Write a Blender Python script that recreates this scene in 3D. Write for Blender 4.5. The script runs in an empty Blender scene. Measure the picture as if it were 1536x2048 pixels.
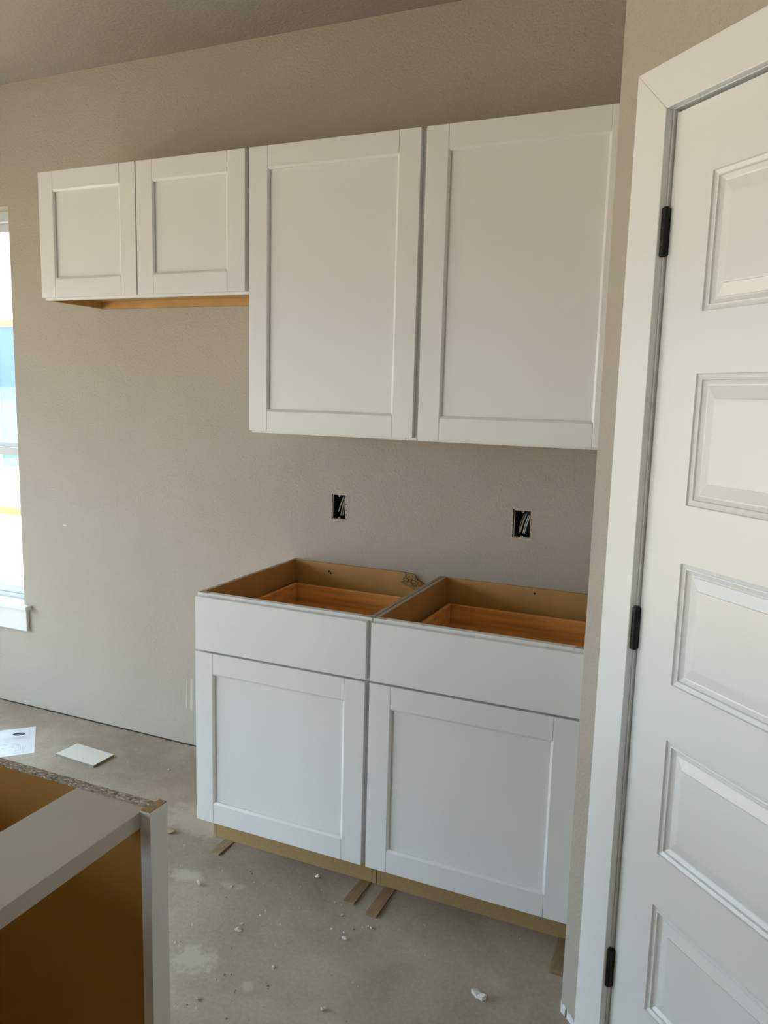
import bpy, bmesh, math, random
from mathutils import Vector, Matrix
random.seed(7)
S = bpy.context.scene
COL = S.collection
I = 0.0254                       # everything below is laid out in inches

# ------------------------------------------------------------------ camera
cam = bpy.data.cameras.new('camera'); camo = bpy.data.objects.new('camera', cam); COL.objects.link(camo)
R3 = Matrix(((0.91506854, -0.08206239, 0.39486115), (0.4024626, 0.12281129, -0.90716109), (0.0259504, 0.98903142, 0.14540779)))
camo.matrix_world = Matrix.Translation(Vector((59.3124, -102.6086, 59.2871)) * I) @ R3.to_4x4()
cam.sensor_fit = 'HORIZONTAL'; cam.sensor_width = 36.0; cam.lens = 1572.912 / 1536 * 36.0
cam.clip_start = 0.02; cam.clip_end = 400
S.camera = camo

# ------------------------------------------------------------------ sky, sun, exposure
W = bpy.data.worlds.new('sky'); S.world = W; W.use_nodes = True
nt_ = W.node_tree; bg = nt_.nodes['Background']; bg.inputs[0].default_value = (0.775, 0.885, 1.035, 1)
tc_ = nt_.nodes.new('ShaderNodeTexCoord'); sx_ = nt_.nodes.new('ShaderNodeSeparateXYZ'); nt_.links.new(tc_.outputs['Generated'], sx_.inputs[0])
mx_ = nt_.nodes.new('ShaderNodeMath'); mx_.operation = 'MAXIMUM'; mx_.inputs[1].default_value = 0.0; nt_.links.new(sx_.outputs['Z'], mx_.inputs[0])
# bright hazy sky: luminance (1 + 2 sin e), the standard overcast law
ov_ = nt_.nodes.new('ShaderNodeMath'); ov_.operation = 'MULTIPLY_ADD'; ov_.inputs[1].default_value = 1.5; ov_.inputs[2].default_value = 0.62
nt_.links.new(mx_.outputs[0], ov_.inputs[0]); nt_.links.new(ov_.outputs[0], bg.inputs[1])
sl = bpy.data.lights.new('sun', 'SUN'); sl.energy = 1.2; sl.angle = math.radians(1.0); sl.color = (1.0, 0.93, 0.82)
so = bpy.data.objects.new('sun', sl); COL.objects.link(so); so.location = (6, 0, 12)
so.rotation_euler = Vector((-0.62, 0.0, -0.80)).to_track_quat('-Z', 'Y').to_euler()
S.view_settings.view_transform = 'Standard'; S.view_settings.look = 'None'
S.view_settings.gamma = 1.0; S.view_settings.use_curve_mapping = False
S.view_settings.exposure = 3.2

# ------------------------------------------------------------------ materials
def mat(name, col, rough=0.5, spec=0.5, bump=None, var=None, metal=0.0):
    """bump=(scale, strength, distance m, detail); var=(scale, amount, stretch)"""
    m = bpy.data.materials.new(name); m.use_nodes = True
    nt = m.node_tree; N = nt.nodes; L = nt.links
    b = N['Principled BSDF']
    b.inputs['Base Color'].default_value = (*col, 1); b.inputs['Roughness'].default_value = rough
    b.inputs['Specular IOR Level'].default_value = spec; b.inputs['Metallic'].default_value = metal
    tc = N.new('ShaderNodeTexCoord')
    if var:
        mp = N.new('ShaderNodeMapping'); mp.inputs['Scale'].default_value = var[2]
        L.new(tc.outputs['Object'], mp.inputs[0])
        n = N.new('ShaderNodeTexNoise'); n.inputs['Scale'].default_value = var[0]; n.inputs['Detail'].default_value = 6
        L.new(mp.outputs[0], n.inputs['Vector'])
        r = N.new('ShaderNodeValToRGB')
        a = var[1]
        r.color_ramp.elements[0].position = 0.3; r.color_ramp.elements[1].position = 0.7
        r.color_ramp.elements[0].color = (*[c * (1 - a) for c in col], 1)
        r.color_ramp.elements[1].color = (*[min(1, c * (1 + a)) for c in col], 1)
        L.new(n.outputs['Fac'], r.inputs[0]); L.new(r.outputs[0], b.inputs['Base Color'])
    if bump:
        n2 = N.new('ShaderNodeTexNoise'); n2.inputs['Scale'].default_value = bump[0]; n2.inputs['Detail'].default_value = bump[3]
        L.new(tc.outputs['Object'], n2.inputs['Vector'])
        bp = N.new('ShaderNodeBump'); bp.inputs['Strength'].default_value = bump[1]; bp.inputs['Distance'].default_value = bump[2]
        L.new(n2.outputs['Fac'], bp.inputs['Height']); L.new(bp.outputs[0], b.inputs['Normal'])
    return m

ONE = (1, 1, 1)
M = {}
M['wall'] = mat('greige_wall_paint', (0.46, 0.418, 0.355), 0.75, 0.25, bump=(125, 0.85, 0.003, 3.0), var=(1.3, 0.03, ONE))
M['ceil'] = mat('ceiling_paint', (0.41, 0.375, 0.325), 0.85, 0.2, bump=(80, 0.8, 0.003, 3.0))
M['white'] = mat('white_cabinet_paint', (0.78, 0.775, 0.765), 0.30, 0.5, var=(2.0, 0.012, ONE))
M['trim'] = mat('white_trim_paint', (0.84, 0.845, 0.835), 0.30, 0.5, bump=(260, 0.08, 0.0004, 2))
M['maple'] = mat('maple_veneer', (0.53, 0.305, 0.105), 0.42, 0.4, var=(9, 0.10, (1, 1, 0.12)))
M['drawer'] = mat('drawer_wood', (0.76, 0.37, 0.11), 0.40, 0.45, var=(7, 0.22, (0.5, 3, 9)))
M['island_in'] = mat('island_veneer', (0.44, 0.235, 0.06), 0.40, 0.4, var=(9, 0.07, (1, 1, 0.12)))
M['mdf'] = mat('raw_fibreboard', (0.37, 0.255, 0.12), 0.85, 0.15, var=(240, 0.14, ONE))
M['shim'] = mat('shim_wood', (0.36, 0.28, 0.17), 0.8, 0.2, var=(26, 0.16, (6, 0.6, 3)))
M['shim_d'] = mat('shim_wood_brown', (0.30, 0.21, 0.12), 0.8, 0.2, var=(26, 0.16, (6, 0.6, 3)))
M['broken'] = mat('broken_fibre', (0.40, 0.26, 0.12), 0.9, 0.1, bump=(250, 0.6, 0.002, 4), var=(160, 0.45, ONE))
M['rawedge'] = mat('raw_panel_edge', (0.42, 0.37, 0.30), 0.8, 0.2, var=(160, 0.25, ONE))
M['rawwood'] = mat('raw_wood_end', (0.40, 0.29, 0.18), 0.8, 0.2, var=(120, 0.18, (1, 1, 1)))
M['black'] = mat('black_metal', (0.006, 0.006, 0.007), 0.45, 0.4, bump=(200, 0.15, 0.0005, 2))
M['box'] = mat('blue_grey_plastic', (0.035, 0.04, 0.048), 0.5, 0.4)
M['rimp'] = mat('torn_plaster', (0.62, 0.56, 0.47), 0.9, 0.1, bump=(400, 0.5, 0.001, 3))
M['wire'] = mat('pale_cable', (0.55, 0.54, 0.50), 0.5, 0.4)
M['hole'] = mat('screw_hole', (0.05, 0.025, 0.01), 0.8, 0.1)
M['vinyl'] = mat('white_vinyl', (0.60, 0.64, 0.66), 0.35, 0.5)
M['plaster'] = mat('plaster_white', (0.74, 0.72, 0.67), 0.9, 0.15, bump=(300, 0.5, 0.001, 3))
M['grit'] = mat('grit', (0.60, 0.57, 0.51), 0.9, 0.15, var=(60, 0.35, ONE))
M['stone'] = mat('grey_chip', (0.45, 0.44, 0.40), 0.9, 0.15, var=(80, 0.25, ONE))
M['offcut'] = mat('white_laminate', (0.74, 0.725, 0.68), 0.4, 0.4)
M['offedge'] = mat('offcut_edge', (0.27, 0.25, 0.21), 0.85, 0.15, var=(200, 0.2, ONE))
M['primed'] = mat('raw_pale_board', (0.55, 0.50, 0.445), 0.6, 0.3, var=(5, 0.06, ONE))
M['paper'] = mat('white_paper', (0.72, 0.79, 0.83), 0.55, 0.35)
M['print'] = mat('grey_print', (0.56, 0.60, 0.64), 0.6, 0.3)
M['print_l'] = mat('pale_print', (0.68, 0.72, 0.75), 0.6, 0.3)
M['ink'] = mat('dark_ink', (0.02, 0.025, 0.035), 0.6, 0.3)
M['bare'] = mat('bare_drywall', (0.72, 0.73, 0.73), 0.9, 0.1, bump=(90, 0.6, 0.002, 4), var=(40, 0.12, ONE))
M['dark'] = mat('dark_gap', (0.06, 0.05, 0.045), 0.9, 0.1)
M['smear'] = mat('unpainted_mud', (0.57, 0.545, 0.49), 0.8, 0.2)
M['dirt'] = mat('pale_dirt', (0.50, 0.36, 0.23), 0.95, 0.1, bump=(8, 0.5, 0.03, 4), var=(1.2, 0.12, ONE))
M['wrap'] = mat('blue_sheathing', (0.024, 0.066, 0.155), 0.6, 0.3, var=(0.8, 0.15, ONE))
M['wrap_l'] = mat('pale_sheathing', (0.08, 0.15, 0.145), 0.7, 0.2, var=(0.8, 0.06, ONE))
M['lumber'] = mat('yellow_lumber', (0.15, 0.105, 0.03), 0.8, 0.2, var=(6, 0.1, ONE))
M['roof'] = mat('grey_roof', (0.3, 0.3, 0.3), 0.9, 0.1)

def chip_mat():
    m = bpy.data.materials.new('particle_board'); m.use_nodes = True; nt = m.node_tree; N = nt.nodes; L = nt.links
    b = N['Principled BSDF']; b.inputs['Roughness'].default_value = 0.9; b.inputs['Specular IOR Level'].default_value = 0.15
    tc = N.new('ShaderNodeTexCoord'); mp = N.new('ShaderNodeMapping'); mp.inputs['Scale'].default_value = (0.6, 1.4, 1.4)
    v = N.new('ShaderNodeTexVoronoi'); v.inputs['Scale'].default_value = 330
    L.new(tc.outputs['Object'], mp.inputs[0]); L.new(mp.outputs[0], v.inputs['Vector'])
    r = N.new('ShaderNodeValToRGB'); e = r.color_ramp.elements
    e[0].position = 0.05; e[0].color = (0.17, 0.13, 0.09, 1); e[1].position = 0.92; e[1].color = (0.90, 0.86, 0.78, 1)
    a = e.new(0.45); a.color = (0.40, 0.35, 0.28, 1); a2 = e.new(0.72); a2.color = (0.55, 0.50, 0.43, 1)
    L.new(v.outputs['Color'], r.inputs[0]); L.new(r.outputs[0], b.inputs['Base Color'])
    bp = N.new('ShaderNodeBump'); bp.inputs['Strength'].default_value = 0.6; bp.inputs['Distance'].default_value = 0.001
    L.new(v.outputs['Distance'], bp.inputs['Height']); L.new(bp.outputs[0], b.inputs['Normal'])
    return m
M['chip'] = chip_mat()

def glass_mat():
    m = bpy.data.materials.new('window_glass'); m.use_nodes = True; nt = m.node_tree; N = nt.nodes; L = nt.links
    N.remove(N['Principled BSDF']); out = N['Material Output']
    t = N.new('ShaderNodeBsdfTransparent'); t.inputs[0].default_value = (0.93, 0.97, 0.97, 1)
    g = N.new('ShaderNodeBsdfGlossy'); g.inputs['Roughness'].default_value = 0.02
    f = N.new('ShaderNodeLayerWeight'); f.inputs[0].default_value = 0.5
    pw = N.new('ShaderNodeMath'); pw.operation = 'POWER'; pw.inputs[1].default_value = 4.0; L.new(f.outputs['Facing'], pw.inputs[0])
    ma = N.new('ShaderNodeMath'); ma.operation = 'MULTIPLY_ADD'; ma.inputs[1].default_value = 0.6; ma.inputs[2].default_value = 0.04; L.new(pw.outputs[0], ma.inputs[0])
    x = N.new('ShaderNodeMixShader'); L.new(ma.outputs[0], x.inputs[0]); L.new(t.outputs[0], x.inputs[1]); L.new(g.outputs[0], x.inputs[2])
    L.new(x.outputs[0], out.inputs['Surface'])
    return m
M['glass'] = glass_mat()

def floor_mat():
    m = bpy.data.materials.new('concrete_slab'); m.use_nodes = True; nt = m.node_tree; N = nt.nodes; L = nt.links
    b = N['Principled BSDF']; b.inputs['Roughness'].default_value = 0.72; b.inputs['Specular IOR Level'].default_value = 0.3
    tc = N.new('ShaderNodeTexCoord')
    def noise(s, d=6, rough=0.6, dist=0.0):
        n = N.new('ShaderNodeTexNoise'); n.inputs['Scale'].default_value = s; n.inputs['Detail'].default_value = d
        n.inputs['Roughness'].default_value = rough; n.inputs['Distortion'].default_value = dist
        L.new(tc.outputs['Object'], n.inputs['Vector']); return n.outputs['Fac']
    def ramp(src, a, b_, ca=(0, 0, 0, 1), cb=(1, 1, 1, 1)):
        r = N.new('ShaderNodeValToRGB'); r.color_ramp.elements[0].position = a; r.color_ramp.elements[1].position = b_
        r.color_ramp.elements[0].color = ca; r.color_ramp.elements[1].color = cb; L.new(src, r.inputs[0]); return r.outputs[0]
    def mix(fac, a, b_):
        x = N.new('ShaderNodeMix'); x.data_type = 'RGBA'
        L.new(fac, x.inputs[0]); 
        for k, s in ((6, a), (7, b_)):
            if isinstance(s, tuple): x.inputs[k].default_value = s
            else: L.new(s, x.inputs[k])
        return x.outputs[2]
    def math_(op, a, b_, clamp=False):
        x = N.new('ShaderNodeMath'); x.operation = op; x.use_clamp = clamp
        for k, s in ((0, a), (1, b_)):
            if isinstance(s, (int, float)): x.inputs[k].default_value = s
            else: L.new(s, x.inputs[k])
        return x.outputs[0]
    base = ramp(noise(2.2, 8, 0.65, 0.4), 0.32, 0.68, (0.30, 0.255, 0.20, 1), (0.45, 0.40, 0.33, 1))
    fine = ramp(noise(90, 4), 0.3, 0.72, (0.90, 0.90, 0.90, 1), (1.08, 1.08, 1.08, 1))
    mu = N.new('ShaderNodeMix'); mu.data_type = 'RGBA'; mu.blend_type = 'MULTIPLY'; mu.inputs[0].default_value = 1
    L.new(base, mu.inputs[6]); L.new(fine, mu.inputs[7])
    # drywall dust, brushed about by the broom
    dust = math_('MULTIPLY', ramp(noise(5.0, 9, 0.72, 0.8), 0.52, 0.76), 0.42)
    c = mix(dust, mu.outputs[2], (0.50, 0.475, 0.43, 1))
    # pale mud spots with places of their own: centre, half sizes (inches), rim noise, strength
    for (cx, cy, ax, ay, nz, st) in ((11.9, -41.2, 3.0, 2.2, 34, 0.62), (2.2, -29.6, 2.6, 1.3, 30, 0.65), (-3.5, -18.5, 8.5, 4.2, 9, 0.55),
                                     (-1.5, -12.0, 6.0, 3.0, 12, 0.40), (9.5, -47.0, 3.5, 4.0, 20, 0.45), (8.5, -28.9, 2.2, 0.9, 30, 0.35), (19.4, -41.9, 0.9, 0.8, 40, 0.4), (2.5, -37.0, 4.0, 3.0, 16, 0.22)):
        mp = N.new('ShaderNodeMapping'); mp.vector_type = 'POINT'
        mp.inputs['Location'].default_value = (-cx / ax, -cy / ay, 0); mp.inputs['Scale'].default_value = (1 / (ax * I), 1 / (ay * I), 0)
        L.new(tc.outputs['Object'], mp.inputs[0])
        ln = N.new('ShaderNodeVectorMath'); ln.operation = 'LENGTH'; L.new(mp.outputs[0], ln.inputs[0])
        d = math_('ADD', ln.outputs['Value'], math_('MULTIPLY', math_('SUBTRACT', noise(nz, 8, 0.7), 0.5), 2.6))
        k = math_('MULTIPLY', ramp(d, 0.55, 1.15, (1, 1, 1, 1), (0, 0, 0, 1)), st)
        c = mix(k, c, (0.54, 0.52, 0.45, 1))
    specks = ramp(noise(190, 2, 0.5), 0.70, 0.78)
    c = mix(math_('MULTIPLY', specks, 0.5), c, (0.55, 0.53, 0.48, 1))
    pits = ramp(noise(150, 3, 0.55), 0.22, 0.31, (1, 1, 1, 1), (0, 0, 0, 1))
    c = mix(math_('MULTIPLY', pits, 0.45), c, (0.14, 0.125, 0.10, 1))
    L.new(c, b.inputs['Base Color'])
    bp = N.new('ShaderNodeBump'); bp.inputs['Strength'].default_value = 0.45; bp.inputs['Distance'].default_value = 0.002
    L.new(noise(45, 8, 0.7), bp.inputs['Height']); L.new(bp.outputs[0], b.inputs['Normal'])
    return m
M['floor'] = floor_mat()

# ------------------------------------------------------------------ building helpers (inches)
class MB:
    def __init__(s): s.bm = bmesh.new()
    def box(s, x0, x1, y0, y1, z0, z1):
        vs = [s.bm.verts.new((x, y, z)) for x in (x0, x1) for y in (y0, y1) for z in (z0, z1)]
        for q in ((0, 1, 3, 2), (4, 6, 7, 5), (0, 4, 5, 1), (2, 3, 7, 6), (0, 2, 6, 4), (1, 5, 7, 3)):
            s.bm.faces.new([vs[i] for i in q])
        return s
    def prism(s, pts, lo, hi, axis='z'):
        def P(a, b, h): return {'z': (a, b, h), 'y': (a, h, b), 'x': (h, a, b)}[axis]
        A = [s.bm.verts.new(P(a, b, lo)) for a, b in pts]; B = [s.bm.verts.new(P(a, b, hi)) for a, b in pts]
        n = len(pts); s.bm.faces.new(A[::-1]); s.bm.faces.new(B)
        for i in range(n): s.bm.faces.new((A[i], A[(i + 1) % n], B[(i + 1) % n], B[i]))
        return s
    def cyl(s, c, r, h, n=16, axis='z', r2=None):
        r2 = r if r2 is None else r2
        def P(a, b, k): return {'z': (c[0] + a, c[1] + b, c[2] + k), 'y': (c[0] + a, c[1] + k, c[2] + b), 'x': (c[0] + k, c[1] + a, c[2] + b)}[axis]
        A = [s.bm.verts.new(P(r * math.cos(6.28319 * i / n), r * math.sin(6.28319 * i / n), 0)) for i in range(n)]
        B = [s.bm.verts.new(P(r2 * math.cos(6.28319 * i / n), r2 * math.sin(6.28319 * i / n), h)) for i in range(n)]
        s.bm.faces.new(A[::-1]); s.bm.faces.new(B)
        for i in range(n): s.bm.faces.new((A[i], A[(i + 1) % n], B[(i + 1) % n], B[i]))
        return s
    def tube(s, pts, r, n=8):
        rings = []
        pts = [Vector(p) for p in pts]
        for i, p in enumerate(pts):
            t = (pts[min(i + 1, len(pts) - 1)] - pts[max(i - 1, 0)]).normalized()
            a = t.cross(Vector((0, 1, 0.2))).normalized(); b = t.cross(a)
            rings.append([s.bm.verts.new(p + r * (math.cos(6.28319 * k / n) * a + math.sin(6.28319 * k / n) * b)) for k in range(n)])
        for u, v in zip(rings, rings[1:]):
            for k in range(n): s.bm.faces.new((u[k], u[(k + 1) % n], v[(k + 1) % n], v[k]))
        s.bm.faces.new(rings[0][::-1]); s.bm.faces.new(rings[-1])
        return s
    def sheet(s, u0, u1, z0, z1, v0, v1, holes):
        """a slab in the local u-z plane with rectangular holes (u0,u1,z0,z1)"""
        us = sorted({u0, u1, *[h[0] for h in holes], *[h[1] for h in holes]}); zs = sorted({z0, z1, *[h[2] for h in holes], *[h[3] for h in holes]})
        us = [u for u in us if u0 <= u <= u1]; zs = [z for z in zs if z0 <= z <= z1]
        inn = lambda a, b: any(h[0] < a < h[1] and h[2] < b < h[3] for h in holes)
        solid = {}
        for i in range(len(us) - 1):
            for j in range(len(zs) - 1):
                solid[i, j] = not inn((us[i] + us[i + 1]) / 2, (zs[j] + zs[j + 1]) / 2)
        def F(*p): s.bm.faces.new([s.bm.verts.new(q) for q in p])
        for (i, j), on in solid.items():
            if not on: continue
            a, b, c, d = us[i], us[i + 1], zs[j], zs[j + 1]
            F((a, v0, c), (b, v0, c), (b, v0, d), (a, v0, d)); F((a, v1, c), (a, v1, d), (b, v1, d), (b, v1, c))
            if not solid.get((i - 1, j)): F((a, v0, c), (a, v0, d), (a, v1, d), (a, v1, c))
            if not solid.get((i + 1, j)): F((b, v0, c), (b, v1, c), (b, v1, d), (b, v0, d))
            if not solid.get((i, j - 1)): F((a, v0, c), (a, v1, c), (b, v1, c), (b, v0, c))
            if not solid.get((i, j + 1)): F((a, v0, d), (b, v0, d), (b, v1, d), (a, v1, d))
        return s
    def make(s, name, m, parent=None, origin=(0, 0, 0), bevel=0, smooth=False, seg=2):
        bmesh.ops.remove_doubles(s.bm, verts=s.bm.verts, dist=1e-5)
        bmesh.ops.recalc_face_normals(s.bm, faces=s.bm.faces)
        o0 = Vector(origin)
        for v in s.bm.verts: v.co = (v.co - o0) * I
        me = bpy.data.meshes.new(name); s.bm.to_mesh(me); s.bm.free()
        me.materials.append(M[m])
        if smooth:
            for p in me.polygons: p.use_smooth = True
        o = bpy.data.objects.new(name, me); COL.objects.link(o)
        if parent: o.parent = parent
        else: o.location = o0 * I
        if bevel:
            b = o.modifiers.new('bevel', 'BEVEL'); b.width = bevel * I; b.segments = seg; b.limit_method = 'ANGLE'; b.angle_limit = math.radians(40)
            b.harden_normals = False
        return o
def BX(*a): return MB().box(*a)

def thing(name, label, cat, loc, rotz=0, group=None):
    o = bpy.data.objects.new(name, None); COL.objects.link(o); o.empty_display_size = 0.05
    o.location = Vector(loc) * I; o.rotation_euler = (0, 0, rotz)
    return tag(o, label, cat, group)
def tag(o, label, cat, group=None):
    o['label'] = label; o['category'] = cat
    if group: o['group'] = group
    return o
def struct(o, label=None, cat=None):
    o['kind'] = 'structure'
    if label: o['label'] = label
    if cat: o['category'] = cat
    return o
def empty_struct(name, loc, rotz, label, cat):
    o = bpy.data.objects.new(name, None); COL.objects.link(o); o.location = Vector(loc) * I; o.rotation_euler = (0, 0, rotz); o.empty_display_size = 0.05
    return struct(o, label, cat)

# ------------------------------------------------------------------ room shell
ZC = 109.3
XL, XR, YF = -103.0, 150.0, -330.0
E0 = (48.7, -31.5)                                    # outer corner of the pantry wall
WIN = (-93.0, -57.0, 19.0, 89.8)                      # the window in the back wall
OUT = [(6.15, 8.62, 41.05, 44.9), (33.5, 36.1, 40.9, 44.8)]
struct(BX(XL - 5, XR + 5, YF - 5, 5, -8, 0).make('floor', 'floor'), 'bare dusty grey concrete slab floor with pale plaster smears', 'floor')
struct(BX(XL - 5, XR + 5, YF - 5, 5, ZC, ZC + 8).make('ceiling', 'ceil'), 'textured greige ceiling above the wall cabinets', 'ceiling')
w = MB().sheet(XL, XR, 0.28, ZC, 0, 0.5, [WIN] + OUT).sheet(XL, XR, 0, ZC, 0.5, 3.2, [WIN] + OUT).sheet(XL, XR, 0, ZC, 3.2, 5, [WIN])
wb = struct(w.make('wall_back', 'wall'), 'greige orange-peel wall behind the white cabinets', 'wall')
# ragged dark gap along the foot of the board, its shade painted as blocks
g = MB(); rr = random.Random(3)
x = -70.0
while x < 0:
    L_ = rr.uniform(0.3, 1.6)
    g.box(x, x + L_, 0.03 + rr.uniform(0, 0.1), 0.45, 0.0, rr.uniform(0.10, 0.28))
    if rr.random() < 0.3: g.box(x, x + L_ * 0.4, -0.12, 0.03, 0.0, rr.uniform(0.03, 0.10))
    x += L_
g = g.make('gap_shade', 'dark', wb)
# unpainted mud marks low on the wall beside the base cabinet
MB().prism([(-20.75, 6.9), (-20.45, 6.6), (-20.3, 11.4), (-20.55, 11.7)], -0.03, 0.0, 'y').prism([(-19.9, 6.4), (-19.35, 6.3), (-19.25, 11.9), (-19.75, 11.8)], -0.03, 0.0, 'y').make('mud_mark', 'smear', wb)
MB().prism([(-46.9, 35.3), (-46.1, 35.25), (-46.0, 35.42), (-46.8, 35.6)], -0.03, 0.0, 'y').make('plaster_fleck', 'plaster', wb)
MB().prism([(-20.0, 54.05), (-13.0, 53.85), (-13.0, 53.93), (-20.0, 54.12)], -0.012, 0.0, 'y').make('hairline_crack', 'rawedge', wb)

LW = [(-106.0, -26.0, 3.0, 82.0), (-206.0, -118.0, 3.0, 82.0), (-318, -222, 3.0, 82.0)]
FW = [(8.0, 56.0, 3.0, 82.0)]            # measured from the left end of the far wall
o = MB().sheet(YF, 5, 0, ZC, 0, 5, LW).make('wall_left', 'wall'); o.location = (XL * I, 0, 0); o.rotation_euler = (0, 0, math.pi / 2)
struct(o, 'greige wall with the tall windows', 'wall')
struct(BX(XR, XR + 5, YF, 0, 0, ZC).make('wall_right', 'wall'), 'greige wall on the right of the room', 'wall')
o = MB().sheet(XL - XR, 0, 0, ZC, 0, 5, [(-h[1] , -h[0], h[2], h[3]) for h in FW]).make('wall_front', 'wall'); o.location = (XL * I, YF * I, 0); o.rotation_euler = (0, 0, math.pi)
struct(o, 'greige wall at the far side of the room', 'wall')
# pantry: short wall beside the cabinets, then the 45 degree wall with the door
struct(MB().prism([(48.7, 0), (48.7, -31.5), (51.882, -28.318), (53.2, -28.318), (53.2, 0)], 0, ZC).make('wall_alcove', 'wall'), 'short greige wall ending the cabinet run', 'wall')
PA = -math.pi / 4
SD0, SD1, ZD = 6.73, 34.99, 81.25                      # door opening between jamb faces, underside of head jamb
o = MB().box(4.5, SD0 - 0.75, 0.0, 4.5, 0, ZC).box(SD1 + 0.75, 46, 0.0, 4.5, 0, ZC).box(SD0 - 0.75, SD1 + 0.75, 0.0, 4.5, ZD + 0.75, ZC).make('wall_pantry', 'wall')
bmx = MB().prism([(0, 0), (4.5, 0), (4.5, 4.5), (0, 4.5)], 0, ZC).make('wall_piece', 'wall', o)
bmx.name = 'corner_return'
o.location = (E0[0] * I, E0[1] * I, 0); o.rotation_euler = (0, 0, PA); struct(o, 'greige angled pantry wall around the white panel door', 'wall')
wp = o
e2 = (E0[0] + 46 * math.cos(PA), E0[1] + 46 * math.sin(PA))
struct(BX(e2[0], XR, e2[1], e2[1] + 4.5, 0, ZC).make('wall_side', 'wall'), 'greige wall beyond the pantry door', 'wall')
# unpainted foot of the corner
q = MB()
q.prism([(0.02, 0.0), (0.75, 0.0), (0.8, 1.05), (0.5, 1.2), (0.3, 0.9), (0.02, 1.25)], -0.06, 0.0, 'y').prism([(1.05, 0.0), (2.9, 0), (2.9, 0.75), (2.2, 0.6), (1.7, 1.0), (1.3, 0.85), (1.05, 1.05)], -0.06, 0.0, 'y')
q.make('bare_drywall', 'bare', wp)
MB().box(0.78, 1.02, -0.03, 0.02, 0, 0.8).make('dark_slit', 'dark', wp)

# ------------------------------------------------------------------ windows
def window(name, loc, rotz, a, b, z0, z1, label, stool=True, split=0.43):
    t = empty_struct(name, loc, rotz, label, 'window')
    f = MB().box(a, a + 1.5, 2.6, 5, z0, z1).box(b - 1.5, b, 2.6, 5, z0, z1).box(a + 1.5, b - 1.5, 2.6, 5, z1 - 1.8, z1).box(a + 1.5, b - 1.5, 2.6, 5, z0, z0 + 1.6)
    f.make('window_frame', 'vinyl', t, bevel=0.05)
    zm = z0 + (z1 - z0) * split
    def sash(nm, lo, hi, y0, y1):
        s = MB().box(a + 1.5, a + 3, y0, y1, lo, hi).box(b - 3, b - 1.5, y0, y1, lo, hi).box(a + 3, b - 3, y0, y1, lo, lo + 1.45).box(a + 3, b - 3, y0, y1, hi - 1.45, hi)
        so_ = s.make(nm, 'vinyl', t, bevel=0.05)
        BX(a + 3, b - 3, (y0 + y1) / 2 - 0.08, (y0 + y1) / 2 + 0.08, lo + 1.45, hi - 1.45).make('pane', 'glass', so_)
    sash('upper_sash', zm - 0.1, z1 - 1.8, 4.0, 4.9)
    sash('lower_sash', z0 + 1.6, zm - 0.1 + 0.6, 2.9, 3.8)
    if stool:
        MB().prism([(a - 1.9, -1.5), (b + 1.9, -1.5), (b + 1.9, 0.0), (b, 0.0), (b, 2.6), (a, 2.6), (a, 0.0), (a - 1.9, 0.0)], z0, z0 + 0.75).make('stool', 'trim', t, bevel=0.12)
        MB().box(a - 0.9, b + 1.1, -0.7, 0, z0 - 4.1, z0).make('apron', 'trim', t, bevel=0.06)
    return t
window('window_1', (0, 0, 0), 0, *WIN, 'white single-hung window left of the cabinets with bright sky', True, 0.405)
for k, h in enumerate(LW):
    window('window_%d' % (k + 2), (XL, 0, 0), math.pi / 2, *h, 'tall white window in the left wall', False, 0.5)

window('window_5', (XL, YF, 0), math.pi, -FW[0][1], -FW[0][0], FW[0][2], FW[0][3], 'tall white window in the far wall', False, 0.5)

# ------------------------------------------------------------------ pantry door
DO = (-0.26, 0.22)                                     # the slab hangs a little behind the wall plane
d = empty_struct('door_1', (E0[0] + (DO[0] + DO[1]) * math.cos(PA), E0[1] + (DO[0] - DO[1]) * math.sin(PA), 0), PA, 'white five-panel pantry door with black hinges in white casing', 'door')
DS0, DS1, DZ0, DZ1 = 7.12, 35.12, 0.95, 81.0
PZ = [(66.0, 76.0), (51.6, 61.65), (37.35, 47.3), (23.05, 32.95), (8.95, 18.75)]
P0, P1 = 11.2, 31.04
sl_ = MB().box(DS0, DS1, 0.5, 1.375, DZ0, DZ1)
sl_.sheet(DS0, DS1, DZ0, DZ1, 0.0, 0.5, [(P0, P1, a, b) for a, b in PZ])
slab = sl_.make('door_slab', 'trim', d)
PROF = [(0, 0), (0.08, 0.0), (0.13, 0.15), (0.40, 0.27), (0.44, 0.17), (0.53, 0.15), (0.58, 0.29), (0.86, 0.44), (0.97, 0.46), (1.02, 0.37), (1.07, 0.36), (1.88, 0.17), (1.91, 0.09), (2.02, 0.08)]
for a, b in PZ:
    m_ = MB(); prev = None
    for off, t in PROF:
        ring = [m_.bm.verts.new(p) for p in ((P0 + off, t, a + off), (P1 - off, t, a + off), (P1 - off, t, b - off), (P0 + off, t, b - off))]
        if prev:
            for i in range(4): m_.bm.faces.new((prev[i], prev[(i + 1) % 4], ring[(i + 1) % 4], ring[i]))
        prev = ring
    m_.bm.faces.new(prev)
    m_.make('raised_panel', 'trim', slab)
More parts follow.
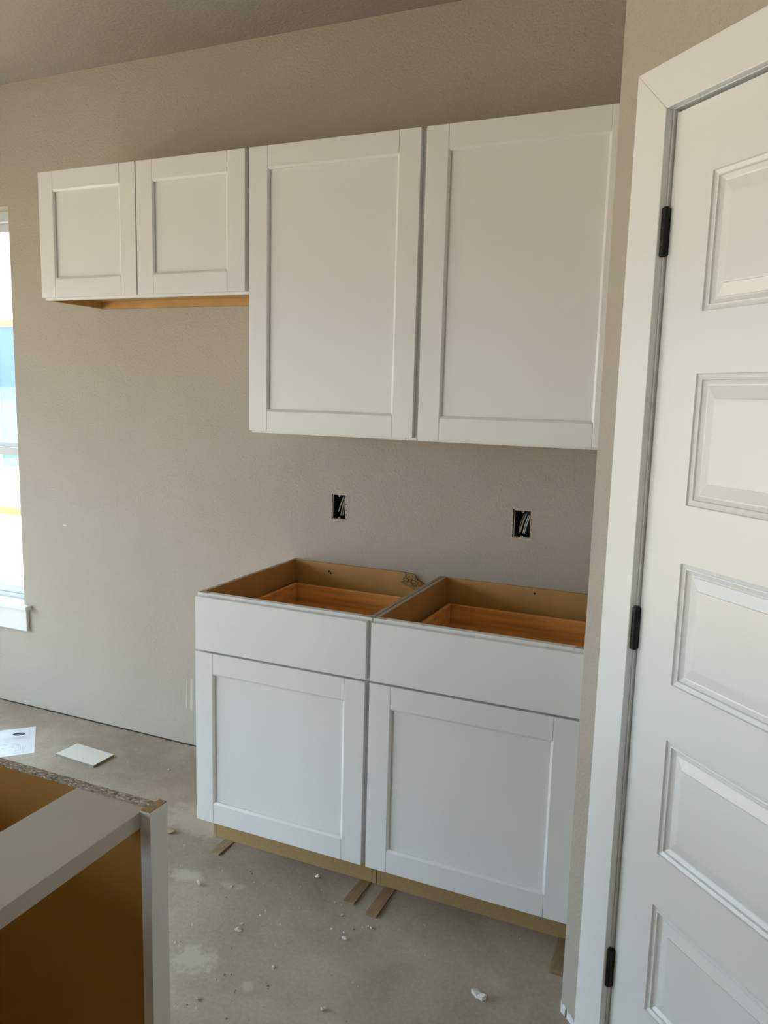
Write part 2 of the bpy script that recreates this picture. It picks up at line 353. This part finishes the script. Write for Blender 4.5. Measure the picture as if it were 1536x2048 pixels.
def hinge(z):
    h = MB()
    zs = [z - 1.78 + i * 3.56 / 5 for i in range(6)]
    for i in range(5): h.cyl((6.98, -0.30, zs[i] + 0.015), 0.30, zs[i + 1] - zs[i] - 0.03, 16)
    h.cyl((6.98, -0.30, zs[0] - 0.06), 0.2, 0.1, 12).cyl((6.98, -0.30, zs[5] - 0.03), 0.2, 0.13, 12)
    h.box(6.76, 7.22, -0.27, -0.006, z - 1.72, z + 1.72)
    ho = h.make('hinge', 'black', d)
    MB().box(SD0 + 0.26 - 0.02, SD0 + 0.26 + 0.06, -0.22, 1.1, z - 1.75, z + 1.75).make('jamb_leaf', 'black', ho, bevel=0.02)
    MB().box(SD0 + 0.26 + 0.07, SD0 + 0.26 + 0.12, -0.22, 1.1, z - 1.75, z + 1.75).make('door_leaf', 'black', ho)
for z in (72.35, 40.85, 9.8): hinge(z)
j = MB().box(SD0 - 0.75, SD0, 0, 4.5, 0, ZD + 0.75).box(SD1, SD1 + 0.75, 0, 4.5, 0, ZD + 0.75).box(SD0, SD1, 0, 4.5, ZD, ZD + 0.75)
j.box(SD0, SD0 + 0.5, 1.62, 3.2, 0, ZD).box(SD1 - 0.5, SD1, 1.62, 3.2, 0, ZD).box(SD0 + 0.5, SD1 - 0.5, 1.62, 3.2, ZD - 0.5, ZD)
jo = j.make('trim_1', 'trim'); jo.matrix_world = Matrix.Translation((E0[0] * I, E0[1] * I, 0)) @ Matrix.Rotation(PA, 4, 'Z'); struct(jo, 'white door jamb with stop around the pantry door', 'door jamb')
c0, c1, ch = 6.60, 35.1, 81.30
def casing(name, pts, label):
    o = MB().prism(pts, -0.65, 0.0, 'y').make(name, 'trim', bevel=0.06)
    o.matrix_world = jo.matrix_world.copy(); return struct(o, label, 'casing')
cz = casing('trim_2', [(c0 - 3.58, 0), (c0, 0), (c0, ch), (c0 - 3.58, ch + 3.45)], 'white flat door casing, left leg beside the cabinets')
casing('trim_3', [(c0 - 3.58, ch + 3.45), (c0, ch), (c1, ch), (c1 + 3.45, ch + 3.45)], 'white flat head casing over the pantry door')
casing('trim_4', [(c1, 0), (c1 + 3.45, 0), (c1 + 3.45, ch + 3.45), (c1, ch)], 'white flat door casing, right leg')

# ------------------------------------------------------------------ cabinets
BV = 0.035
def shaker_door(t, O, x0, x1, z0, z1, yf, sw=2.9, rw=2.85, name='door'):
    """recessed panel is the door; stiles and rails are its sub-parts"""
    p = BX(x0 + sw - 0.3, x1 - sw + 0.3, yf + 0.38, yf + 0.60, z0 + rw - 0.3, z1 - rw + 0.3).make(name, 'white', t, O)
    for a, b in ((x0, x0 + sw), (x1 - sw, x1)):
        lft = a == x0
        pr = [(a, yf), (b - 0.28, yf), (b, yf + 0.17), (b, yf + 0.75), (a, yf + 0.75)] if lft else [(a + 0.28, yf), (b, yf), (b, yf + 0.75), (a, yf + 0.75), (a, yf + 0.17)]
        MB().prism(pr, z0, z1).make('stile', 'white', p, O, bevel=0.035)
    for a, b in ((z0, z0 + rw), (z1 - rw, z1)):
        q = MB()
        top = b == z1
        yi = yf + 0.11
        # front edge towards the panel is eased
        prof = [(yf, a), (yf + 0.75, a), (yf + 0.75, b), (yf, b)]
        if top: prof = [(yf, a + 0.28), (yf + 0.17, a), (yf + 0.75, a), (yf + 0.75, b), (yf, b)]
        else: prof = [(yf, a), (yf + 0.75, a), (yf + 0.75, b), (yf + 0.17, b), (yf, b - 0.28)]
        q.prism(prof, x0 + sw - 0.17, x1 - sw + 0.17, 'x').make('rail', 'white', p, O, bevel=0.03)
    return p

ZB = 0.07                                              # stands on its shims
def base_cabinet(x0, label, chipped):
    O = (x0 + 12, -12, 0); t = thing('base_cabinet', label, 'cabinet', O, group='base cabinets along the back wall')
    X = lambda v: x0 + v
    zt = 34.47
    for a, b in ((0, 0.5), (23.5, 24.0)):
        MB().prism([(-0.08, ZB), (-0.08, zt), (-23.25, zt), (-23.25, 4.55), (-21.0, 4.55), (-21.0, ZB)], X(a), X(b), 'x').make('side_panel', 'maple', t, O)
        MB().box(X(a), X(b), -23.25, -0.08, zt, zt + 0.03).make('panel_edge', 'rawedge', t, O)
    if chipped:
        pr = [(0.5, 4.6), (23.5, 4.6), (23.5, 31.6), (21.3, 33.0), (20.95, 32.75), (20.4, 32.45), (19.9, 32.2), (19.2, 32.5), (18.7, 32.6), (18.2, 32.75), (17.85, 33.0), (18.25, 33.35), (18.3, 33.8), (18.55, 34.1), (18.33, zt), (0.5, zt)]
        bp = MB().prism([(X(a), b) for a, b in pr], -0.55, -0.08, 'y').make('back_panel', 'maple', t, O)
        cpts = [(18.3, zt - 0.03), (19.85, 34.3), (20.1, 33.7), (20.6, 33.35), (21.3, 33.0), (20.4, 32.4), (19.9, 32.15), (19.2, 32.45), (18.2, 32.7), (17.8, 33.0), (18.2, 33.4), (18.5, 34.0)]
        MB().prism([(X(a), b) for a, b in cpts], -0.46, -0.12, 'y').make('broken_edge', 'broken', bp, O)
        r5 = random.Random(5); ch_ = MB()
        for k in range(26):
            u = r5.random(); v = r5.uniform(-0.35, 0.45)
            cx, cz_ = 18.3 + 2.3 * u + v * 0.6, 33.7 - 0.95 * u + v * 0.7
            s_ = r5.uniform(0.10, 0.28)
            ch_.prism([(X(cx - s_), cz_ - s_ * .4), (X(cx + s_ * .3), cz_ - s_), (X(cx + s_), cz_ + s_ * .3), (X(cx - s_ * .2), cz_ + s_)], -0.56 - r5.random() * 0.1, -0.4, 'y')
        ch_.make('splinter', 'broken', bp, O)['kind'] = 'stuff'
        holes = [(6.2, 33.25), (6.5, 33.0)]
    else:
        bp = MB().box(X(0.5), X(23.5), -0.55, -0.08, 4.6, zt).make('back_panel', 'maple', t, O)
        holes = [(13.0, 33.75)]
    for a, b in holes:
        MB().cyl((X(a), -0.62, b), 0.14, 0.1, 10, 'y').make('screw_hole', 'hole', bp, O)
    MB().box(X(0.5), X(23.5), -23.25, -0.55, 4.6, 5.1).make('bottom_panel', 'maple', t, O)
    # face frame
    for a, b in ((0, 1.5), (22.5, 24.0)):
        BX(X(a), X(b), -24.0, -23.25, 4.5, zt + 0.02).make('frame_stile', 'white', t, O, bevel=BV)
        BX(X(a) + 0.04, X(b) - 0.04, -23.95, -23.27, zt + 0.02, zt + 0.045).make('stile_end', 'rawedge', t, O)
    for a, b in ((33.0, zt + 0.05), (26.4, 27.9), (4.5, 6.0)):
        BX(X(1.52), X(22.48), -24.0, -23.25, a, b).make('frame_rail', 'white', t, O, bevel=BV)
    # drawer box
    db = BX(X(2.2), X(21.8), -23.2, -3.1, 28.6, 28.85).make('drawer', 'drawer', t, O)
    for a, b in ((1.7, 2.25), (21.75, 22.3)):
        BX(X(a), X(b), -23.2, -2.75, 28.0, 31.5).make('drawer_side', 'drawer', db, O, bevel=0.12, seg=3)
    BX(X(2.25), X(21.75), -3.3, -2.75, 28.0, 31.5).make('drawer_back', 'drawer', db, O, bevel=0.12, seg=3)
    BX(X(2.25), X(21.75), -23.2, -22.65, 28.0, 31.5).make('drawer_inner_front', 'drawer', db, O, bevel=0.12, seg=3)
    BX(X(0.12), X(23.66), -24.75, -24.0, 27.35, 34.17).make('drawer_front', 'white', db, O, bevel=0.05)
    shaker_door(t, O, X(0.08), X(23.6), 4.55, 27.1, -24.75, 2.8, 2.85)
    MB().box(X(0.5), X(23.45), -21.0, -20.4, ZB, 4.55).make('toe_kick', 'mdf', t, O)
    for a, b in ((0.0, 0.48), (23.52, 24.0)):
        MB().box(X(a), X(b), -21.03, -21.0, ZB, 4.55).make('toe_edge', 'mdf', t, O)
    return t
base_cabinet(0.0, 'white base cabinet on the left, back panel broken at its corner', True)
base_cabinet(24.12, 'white base cabinet on the right, beside the pantry wall', False)

def wall_cabinet(name, x0, x1, z0, z1, doors, label):
    O = ((x0 + x1) / 2, -6, z0); t = thing(name, label, 'cabinet', O, group='white wall cabinets')
    for a, b in ((x0, x0 + 0.5), (x1 - 0.5, x1)):
        BX(a, b, -11.25, -0.05, z0, z1).make('side_panel', 'maple' if name == 'fridge_cabinet' else 'white', t, O)
    BX(x0 + 0.5, x1 - 0.5, -11.25, -0.05, z1 - 0.6, z1 - 0.05).make('top_panel', 'maple', t, O)
    BX(x0 + 0.5, x1 - 0.5, -11.25, -0.05, z0 + 1.1, z0 + 1.6).make('bottom_panel', 'maple', t, O)
    BX(x0 + 0.5, x1 - 0.5, -0.55, -0.05, z0 + 1.6, z1 - 0.6).make('back_panel', 'maple', t, O)
    BX(x0 + 0.5, x1 - 0.5, -0.8, -0.05, z0, z0 + 1.1).make('hanging_rail', 'maple', t, O)
    for a, b in ((x0, x0 + 1.5), (x1 - 1.5, x1)):
        BX(a, b, -12, -11.25, z0, z1).make('frame_stile', 'white', t, O, bevel=BV)
    for a, b in ((z0, z0 + 1.5), (z1 - 1.5, z1)):
        BX(x0 + 1.52, x1 - 1.52, -12, -11.25, a, b).make('frame_rail', 'white', t, O, bevel=BV)
    for a, b in doors:
        shaker_door(t, O, a, b, z0 + 0.3, z1 - 0.05, -12.75, 2.95, 2.88)
    return t
wall_cabinet('wall_cabinet', 0.12, 24.05, 54.02, 90.33, [(0.13, 23.68)], 'tall white wall cabinet left of the other, above the broken-backed base cabinet')
wall_cabinet('wall_cabinet', 24.12, 48.1, 53.95, 90.33, [(24.36, 48.0)], 'tall white wall cabinet nearest the pantry door')
wall_cabinet('fridge_cabinet', -36.45, 0.02, 72.2, 90.33, [(-36.35, -18.5), (-18.28, -0.56)], 'short wide two-door white wall cabinet near the window')

# ------------------------------------------------------------------ shims under the base cabinets
def shim(x, y, ang, w_, L_, h, m, label):
    O = (x, y, 0)
    c, s = math.cos(ang), math.sin(ang)
    q = MB()
    def P(u, v, z): return (x + c * u - s * v, y + s * u + c * v, z)
    pts = [(-w_ / 2, 0), (w_ / 2, 0), (w_ / 2, L_), (-w_ / 2, L_)]
    lo = [q.bm.verts.new(P(u, v, 0)) for u, v in pts]
    hi = [q.bm.verts.new(P(u, v, h if v == 0 else 0.045)) for u, v in pts]
    q.bm.faces.new(lo[::-1]); q.bm.faces.new(hi)
    for i in range(4): q.bm.faces.new((lo[i], lo[(i + 1) % 4], hi[(i + 1) % 4], hi[i]))
    tag(q.make('shim', m, None, O, bevel=0.015, seg=1), label, 'shim', 'wood shims under the base cabinets')
shim(2.6, -24.5, 0.02, 1.45, 4.6, 0.26, 'shim', 'short pale wood shim under the left end of the left base cabinet')
shim(22.65, -25.9, 0.0, 1.45, 6.2, 0.26, 'shim_d', 'brown wood shim on the left side of the gap between base cabinets')
shim(26.0, -26.85, 0.02, 1.42, 7.0, 0.30, 'shim_d', 'brown wood shim on the right side of the gap between base cabinets')
shim(47.3, -26.85, 0.03, 1.5, 7.0, 0.50, 'shim_d', 'thick brown wood shim under the right base cabinet at the pantry wall')

# ------------------------------------------------------------------ outlet boxes
def outlet(h, label, wires, seed):
    a, b, c, e = h; O = ((a + b) / 2, 0, (c + e) / 2)
    t = thing('outlet_box', label, 'outlet box', O, group='open outlet boxes in the wall')
    i0, i1, k0, k1 = a + 0.22, b - 0.10, c + 0.12, e - 0.08
    w_ = 0.09
    q = MB().box(i0, i0 + w_, 0.05, 2.9, k0, k1).box(i1 - w_, i1, 0.05, 2.9, k0, k1).box(i0 + w_, i1 - w_, 0.05, 2.9, k0, k0 + w_).box(i0 + w_, i1 - w_, 0.05, 2.9, k1 - w_, k1).box(i0, i1, 2.9, 3.0, k0, k1)
    bx = q.make('box_shell', 'box', t, O)
    # raised pale front lip where paint and mud caught the box
    MB().box(i0, i0 + 0.05, 0.0, 0.06, k0, k1).box(i1 - 0.06, i1, -0.03, 0.06, k0, k1).box(i0, i1, -0.02, 0.06, k0 - 0.03, k0 + 0.05).box(i0, i1, 0.0, 0.06, k1 - 0.03, k1 + 0.03).make('painted_lip', 'rimp', t, O)
    for z in (k0 + 0.16, k1 - 0.16):
        m_ = MB(); n = 16; xm = (i0 + i1) / 2; rings = []
        for r_, y_ in ((0.17, 0.1), (0.17, 0.0), (0.08, 0.0), (0.08, 0.1)):
            rings.append([m_.bm.verts.new((xm + r_ * math.cos(6.28319 * k / n), y_, z + r_ * math.sin(6.28319 * k / n))) for k in range(n)])
        for u in range(4):
            A, B = rings[u], rings[(u + 1) % 4]
            for k in range(n): m_.bm.faces.new((A[k], A[(k + 1) % n], B[(k + 1) % n], B[k]))
        m_.make('screw_tab', 'rimp', t, O)
    # torn paper and plaster round the cut-out
    r_ = random.Random(seed); rim = MB()
    def ragged(p, q_, n):
        for k in range(n):
            u = (k + r_.random()) / n
            x_, z_ = p[0] + (q_[0] - p[0]) * u, p[1] + (q_[1] - p[1]) * u
            s_ = r_.uniform(0.035, 0.085); s2 = r_.uniform(0.08, 0.2)
            hx = s2 if abs(q_[0] - p[0]) > 1 else s_; hz = s_ if abs(q_[0] - p[0]) > 1 else s2
            rim.prism([(x_ - hx, z_ - hz * .6), (x_ + hx * .7, z_ - hz), (x_ + hx, z_ + hz * .7), (x_ - hx * .6, z_ + hz)], -0.02 - r_.random() * 0.05, 0.02, 'y')
    ragged((a, c), (a, e), 16); ragged((b, c), (b, e), 18); ragged((a, c), (b, c), 10); ragged((a, e), (b, e), 9)
    rm = rim.make('torn_rim', 'rimp', t, O); rm['kind'] = 'stuff'
    for wv in wires:
        p0, p1, bend, r2 = wv
        pts = []
        for k in range(9):
            u = k / 8
            x_ = i0 + (p0[0] + (p1[0] - p0[0]) * u) * (i1 - i0) + bend * math.sin(u * math.pi)
            z_ = k0 + (p0[1] + (p1[1] - p0[1]) * u) * (k1 - k0)
            y_ = 0.55 * (p0[2] + (p1[2] - p0[2]) * u) - 0.08 * math.sin(u * math.pi)
            pts.append((x_, y_, z_))
        MB().tube(pts, r2, 8).make('cable', 'wire', t, O, smooth=True)
    return t
outlet(OUT[0], 'open outlet box with cables on the left, above the left base cabinet',
       [((0.28, 0.28, 1.5), (0.64, 0.90, 1.5), -0.03, 0.095), ((0.42, 0.12, 1.7), (0.72, 0.84, 1.7), -0.04, 0.085), ((0.56, 0.13, 1.9), (0.80, 0.84, 1.9), -0.03, 0.085)], 11)
outlet(OUT[1], 'open outlet box with cables on the right, nearer the pantry wall',
       [((0.22, 0.10, 1.6), (0.50, 0.84, 1.7), -0.14, 0.045), ((0.30, 0.16, 1.5), (0.64, 0.86, 1.6), -0.06, 0.11), ((0.48, 0.15, 1.3), (0.78, 0.82, 1.4), -0.02, 0.08), ((0.58, 0.14, 1.3), (0.86, 0.80, 1.4), -0.02, 0.075)], 12)

# ------------------------------------------------------------------ island cabinet, open front towards +x
O = (17.6, -84, 0)
isl = thing('island_cabinet', 'unfinished island cabinet without countertop, brown inside, in the foreground', 'cabinet', O)
XF = 29.66
def sidep(y0, y1):
    s_ = MB().prism([(5.7, 0), (5.7, 34.3), (28.92, 34.3), (28.92, 4.5), (26.6, 4.5), (26.6, 0)], 0, 1, 'y')
    for v in s_.bm.verts: v.co.y = y0 if v.co.y < 0.5 else y1
    return s_
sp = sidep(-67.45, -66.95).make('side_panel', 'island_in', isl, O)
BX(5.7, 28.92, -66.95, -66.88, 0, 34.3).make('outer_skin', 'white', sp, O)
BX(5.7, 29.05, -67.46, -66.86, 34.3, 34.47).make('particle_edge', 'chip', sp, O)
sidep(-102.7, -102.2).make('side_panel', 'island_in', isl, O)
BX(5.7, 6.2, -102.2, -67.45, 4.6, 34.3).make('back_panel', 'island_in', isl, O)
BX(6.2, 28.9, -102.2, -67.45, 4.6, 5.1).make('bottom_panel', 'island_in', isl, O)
BX(26.6, 27.2, -102.2, -67.45, 0, 4.5).make('toe_kick', 'mdf', isl, O)
st = MB().prism([(28.92, -68.08), (29.66, -68.08), (29.66, -66.5), (28.92, -66.5)], 4.5, 34.44).make('frame_stile', 'white', isl, O, bevel=0.03)
MB().prism([(28.96, -68.05), (29.62, -68.05), (29.62, -66.54), (29.08, -66.54), (29.08, -66.9), (28.96, -67.0)], 34.44, 34.5).make('stile_end', 'rawwood', st, O)
BX(28.92, 29.66, -102.7, -101.2, 4.5, 34.44).make('frame_stile', 'white', isl, O, bevel=0.03)
BX(28.92, 29.66, -101.2, -68.08, 4.5, 6.0).make('frame_rail', 'white', isl, O, bevel=0.03)
MB().prism([(23.42, -67.46), (28.92, -67.46), (28.95, -68.2), (29.3, -101.2), (23.3, -102.2)], 33.35, 34.38).make('top_stretcher', 'primed', isl, O, bevel=0.03)

# ------------------------------------------------------------------ things on the floor
def pol(pts, z0, z1): return MB().prism(pts, z0, z1)
# instruction sheet: corner A and its two edge directions
A = Vector((-48.75, -5.95)); u = Vector((8.1, -7.78)).normalized(); v = Vector((-0.70, -0.715)).normalized()
O = (A.x, A.y, 0)
def pp(a, b): q_ = A + u * a + v * b; return (q_.x, q_.y)
pa = tag(pol([pp(0, 0), pp(11, 0), pp(11, 13), pp(0, 13)], 0.0, 0.02).make('paper_sheet', 'paper', None, O), 'printed white instruction sheet with a dark oval logo on the floor', 'paper')
el = [pp(2.55 + 0.62 * math.sin(t_ / 20 * 6.28319) - 0.20 * math.cos(t_ / 20 * 6.28319), 2.6 + 1.0 * math.cos(t_ / 20 * 6.28319) + 0.1 * math.sin(t_ / 20 * 6.28319)) for t_ in range(20)]
el2 = [pp(2.55 + 1.0 * math.sin(t_ / 20 * 6.28319) - 0.26 * math.cos(t_ / 20 * 6.28319), 2.6 + 1.4 * math.cos(t_ / 20 * 6.28319)) for t_ in range(20)]
pr = MB(); pl_ = MB(); r_ = random.Random(4)
def blk(m_, a, b, c, e): m_.prism([pp(a, c), pp(b, c), pp(b, e), pp(a, e)], 0.02, 0.024)
blk(pl_, 0.9, 4.9, 0.75, 1.15); blk(pl_, 3.6, 4.9, 1.2, 6.6); blk(pl_, 1.0, 2.0, 7.2, 12); blk(pl_, 2.4, 4.6, 7.4, 9.2); blk(pl_, 2.6, 4.4, 9.8, 12)
for k in range(5): blk(pr, 3.75 + k * 0.16, 3.8 + k * 0.16, 1.4, 3.6)
for a, b, c in ((0.75, 1.0, 12), (5.15, 0.9, 12), (5.4, 0.9, 6), (6.2, 1.2, 5.6), (10.0, 0.9, 12), (10.25, 0.9, 12)): blk(pr, a, a + 0.07, b, c)
for k in range(26):
    a = r_.uniform(6.0, 9.6); c = r_.uniform(1.3, 11); blk(pr, a, a + r_.uniform(0.06, 0.25), c, c + r_.uniform(0.3, 1.2))
for k in range(5): blk(pr, 7.6, 9.2, 1.4 + k * 0.35, 1.5 + k * 0.35)
for k in range(3): blk(pr, 0.95 + k * .22, 1.02 + k * .22, 9, 11.6)
pl_.make('pale_print', 'print_l', pa, O); pr.make('line_print', 'print', pa, O)
MB().prism(el2, 0.02, 0.025).make('logo_border', 'paper', pa, O)
lg = MB().prism(el, 0.025, 0.028).make('logo_oval', 'ink', pa, O)
s_ = MB()
for k in range(7): s_.prism([pp(2.47 + (k % 2) * .03 - 0.025 * (k - 3) * -1, 1.95 + k * 0.19), pp(2.62 + (k % 3) * .02 + 0.025 * (k - 3), 1.95 + k * 0.19), pp(2.62 + 0.025 * (k - 3), 2.06 + k * 0.19), pp(2.47 + 0.025 * (k - 3), 2.06 + k * 0.19)], 0.028, 0.03)
s_.make('logo_lettering', 'print', lg, O)
# white laminated offcut
T = [(-36.65, -8.42), (-28.36, -8.85), (-28.5, -13.25), (-36.9, -12.75)]; O = (-32.6, -10.8, 0)
of = tag(pol(T, 0.0, 0.36).make('panel_offcut', 'offedge', None, O), 'small white laminated board offcut lying on the floor by the wall', 'board')
pol([(a, b) for a, b in T], 0.36, 0.40).make('laminate_face', 'offcut', of, O)

def crumb(name, x, y, r, m, label, flat=0.6, group=None, elong=1.0, seed=0, cat='debris'):
    rr = random.Random(seed + int(x * 31 + y * 17)); b = bmesh.new(); ang = rr.uniform(0, 3.1)
    for k in range(16):
        p = Vector((rr.gauss(0, 1), rr.gauss(0, 1), rr.gauss(0, 1))).normalized() * rr.uniform(0.75, 1.1)
        px, py = p.x * elong, p.y / (elong ** 0.5)
        b.verts.new((r * (px * math.cos(ang) - py * math.sin(ang)), r * (px * math.sin(ang) + py * math.cos(ang)), r * flat * p.z))
    h = bmesh.ops.convex_hull(b, input=b.verts); bmesh.ops.delete(b, geom=list({*h['geom_interior'], *h['geom_unused']} & set(b.verts)), context='VERTS') if h['geom_interior'] or h['geom_unused'] else None
    zmin = min(v_.co.z for v_ in b.verts)
    q = MB(); q.bm.free(); q.bm = b
    for v_ in b.verts: v_.co = v_.co + Vector((x, y, -zmin))
    return tag(q.make(name, m, None, (x, y, 0)), label, cat, group)
G = 'plaster crumbs scattered on the floor'
CR = [
 (4.69, -30.5, 0.42, 'plaster', 0.8, 1.0, 'chunky white plaster crumb on the floor right of the island cabinet post'),
 (8.5, -29.1, 0.26, 'plaster', 0.5, 1.5, 'small white plaster flake right of the chunky crumb by the island'),
 (16.95, -22.95, 0.30, 'plaster', 0.9, 1.2, 'pointed white plaster crumb close under the left base cabinet toe kick'),
 (24.95, -31.6, 0.30, 'plaster', 0.7, 1.9, 'long white plaster sliver in front of the pair of shims'),
 (13.7, -35.3, 0.50, 'stone', 0.35, 1.0, 'flat round grey mortar chip in the middle of the floor'),
 (13.4, -34.4, 0.25, 'grit', 0.6, 1.0, 'small grey crumb touching distance behind the flat mortar chip'),
 (20.2, -38.6, 0.22, 'plaster', 0.6, 1.5, 'white flake on open floor in front of the mortar chip'),
 (14.6, -32.3, 0.17, 'plaster', 0.8, 1.0, 'tiny pale crumb behind the flat mortar chip, on its right'),
 (22.9, -28.1, 0.20, 'grit', 0.8, 1.2, 'tiny grey crumb left of the left brown shim tip'),
 (23.0, -30.8, 0.17, 'plaster', 0.8, 1.2, 'tiny white crumb left of the long plaster sliver'),
 (10.6, -27.3, 0.17, 'plaster', 0.8, 1.0, 'tiny white crumb just in front of the left base cabinet door'),
 (27.6, -41.4, 0.32, 'grit', 0.7, 1.2, 'greyish crumb at the bottom edge of the picture, centre'),
 (26.9, -28.7, 0.18, 'plaster', 0.8, 1.3, 'tiny white crumb beside the right brown shim tip'),
 (15.9, -45.6, 0.28, 'stone', 0.6, 1.2, 'grey pebble near the bottom edge, right of the island post'),
 (10.3, -46.4, 0.34, 'plaster', 0.6, 1.3, 'white plaster flake near the bottom edge close to the island post'),
 (-17.5, -8.6, 0.24, 'plaster', 0.6, 1.2, 'small white crumb on the floor between the offcut and the base cabinet'),
]
for k, (x, y, r, m, fl_, el_, lab) in enumerate(CR): crumb('plaster_crumb', x, y, r, m, lab, fl_, G, el_, k)
crumb('wood_chip', -5.8, -22.8, 0.75, 'shim', 'grey-brown wood chip on the floor behind the island cabinet post', 0.4, None, 1.5, 3)
# folded scrap
q = MB(); 
q.prism([(40.0, -33.0), (40.5, -32.55), (41.15, -33.0), (40.75, -33.55)], 0.0, 0.16).prism([(40.75, -33.5), (41.2, -33.05), (41.65, -33.3), (41.35, -33.75)], 0.05, 0.30)
for v_ in q.bm.verts: v_.co.z += 0.35 * abs(v_.co.x - 40.85) * (v_.co.z > 0.1)
tag(q.make('folded_scrap', 'plaster', None, (40.8, -33.2, 0)), 'folded scrap of white board on the floor before the right base cabinet', 'scrap')
# uncountable grit
b = MB(); rr = random.Random(9)
for k in range(1300):
    if k < 1000: x, y = rr.uniform(0, 44), rr.uniform(-54, -22)
    else: x, y = rr.uniform(-60, -2), rr.uniform(-26, -0.6)
    if x > 20 and rr.random() < 0.55: continue
    if 5 < x and y < -62: continue
    if x < -26 and (y > -30 and x > -62 and (x < -38 or y < -7.5)): continue
    s_ = 0.045 + 0.15 * rr.random() ** 3
    P = [(x + rr.uniform(-s_, s_), y + rr.uniform(-s_, s_), 0.0) for _ in range(3)]
    vs = [b.bm.verts.new(p) for p in P] + [b.bm.verts.new((x, y, s_ * 1.1))]
    for f in ((0, 1, 3), (1, 2, 3), (2, 0, 3), (0, 2, 1)): b.bm.faces.new([vs[i] for i in f])
gr = b.make('floor_grit', 'grit'); gr['kind'] = 'stuff'; tag(gr, 'fine plaster grit strewn over the concrete floor', 'grit')

# ------------------------------------------------------------------ outside
ZG = -8.0
struct(MB().sheet(-3000, 3000, -3000, 3000, 0, 1, []).make('ground', 'dirt'), 'bare pale dirt yard outside the window', 'ground')
bpy.data.objects['ground'].rotation_euler = (math.pi / 2, 0, 0); bpy.data.objects['ground'].location = (0, 0, (ZG - 1) * I)
O = (-443, 345, ZG)
hs = thing('unfinished_house', 'unfinished house with blue sheathing and yellow top plate beyond the window', 'house', O)
BX(-900, -150, 340, 346, 59, 103.5).make('upper_sheathing', 'wrap', hs, O)
BX(-900, -150, 340, 346, ZG, 59).make('lower_sheathing', 'wrap_l', hs, O)
BX(-900, -150, 339, 347, 103.5, 109).make('top_plate', 'lumber', hs, O)
BX(-462.5, -459, 338.6, 340, ZG, 100).make('corner_board', 'vinyl', hs, O)
BX(-900, -150, 336, 340, ZG, -2).make('footing', 'roof', hs, O)
tag(BX(-420, -180, 196, 201, ZG, ZG + 4).make('timber_beam', 'lumber', None, (-300, 198, ZG)), 'orange timber beam lying on the dirt outside the window', 'timber')
b = MB(); rr = random.Random(21)
for k in range(260):
    t_ = rr.uniform(235, 345); x, y = 59 - 0.75 * t_ + rr.uniform(-25, 18), -102 + 0.66 * t_ + rr.uniform(-25, 18); s_ = rr.uniform(0.5, 1.8)
    vs = [b.bm.verts.new((x + rr.uniform(-s_, s_), y + rr.uniform(-s_, s_), ZG)) for _ in range(3)] + [b.bm.verts.new((x, y, ZG + s_))]
    for f in ((0, 1, 3), (1, 2, 3), (2, 0, 3), (0, 2, 1)): b.bm.faces.new([vs[i] for i in f])
rb = b.make('rubble', 'stone'); rb['kind'] = 'stuff'; tag(rb, 'stone rubble strewn on the dirt outside the window', 'rubble')
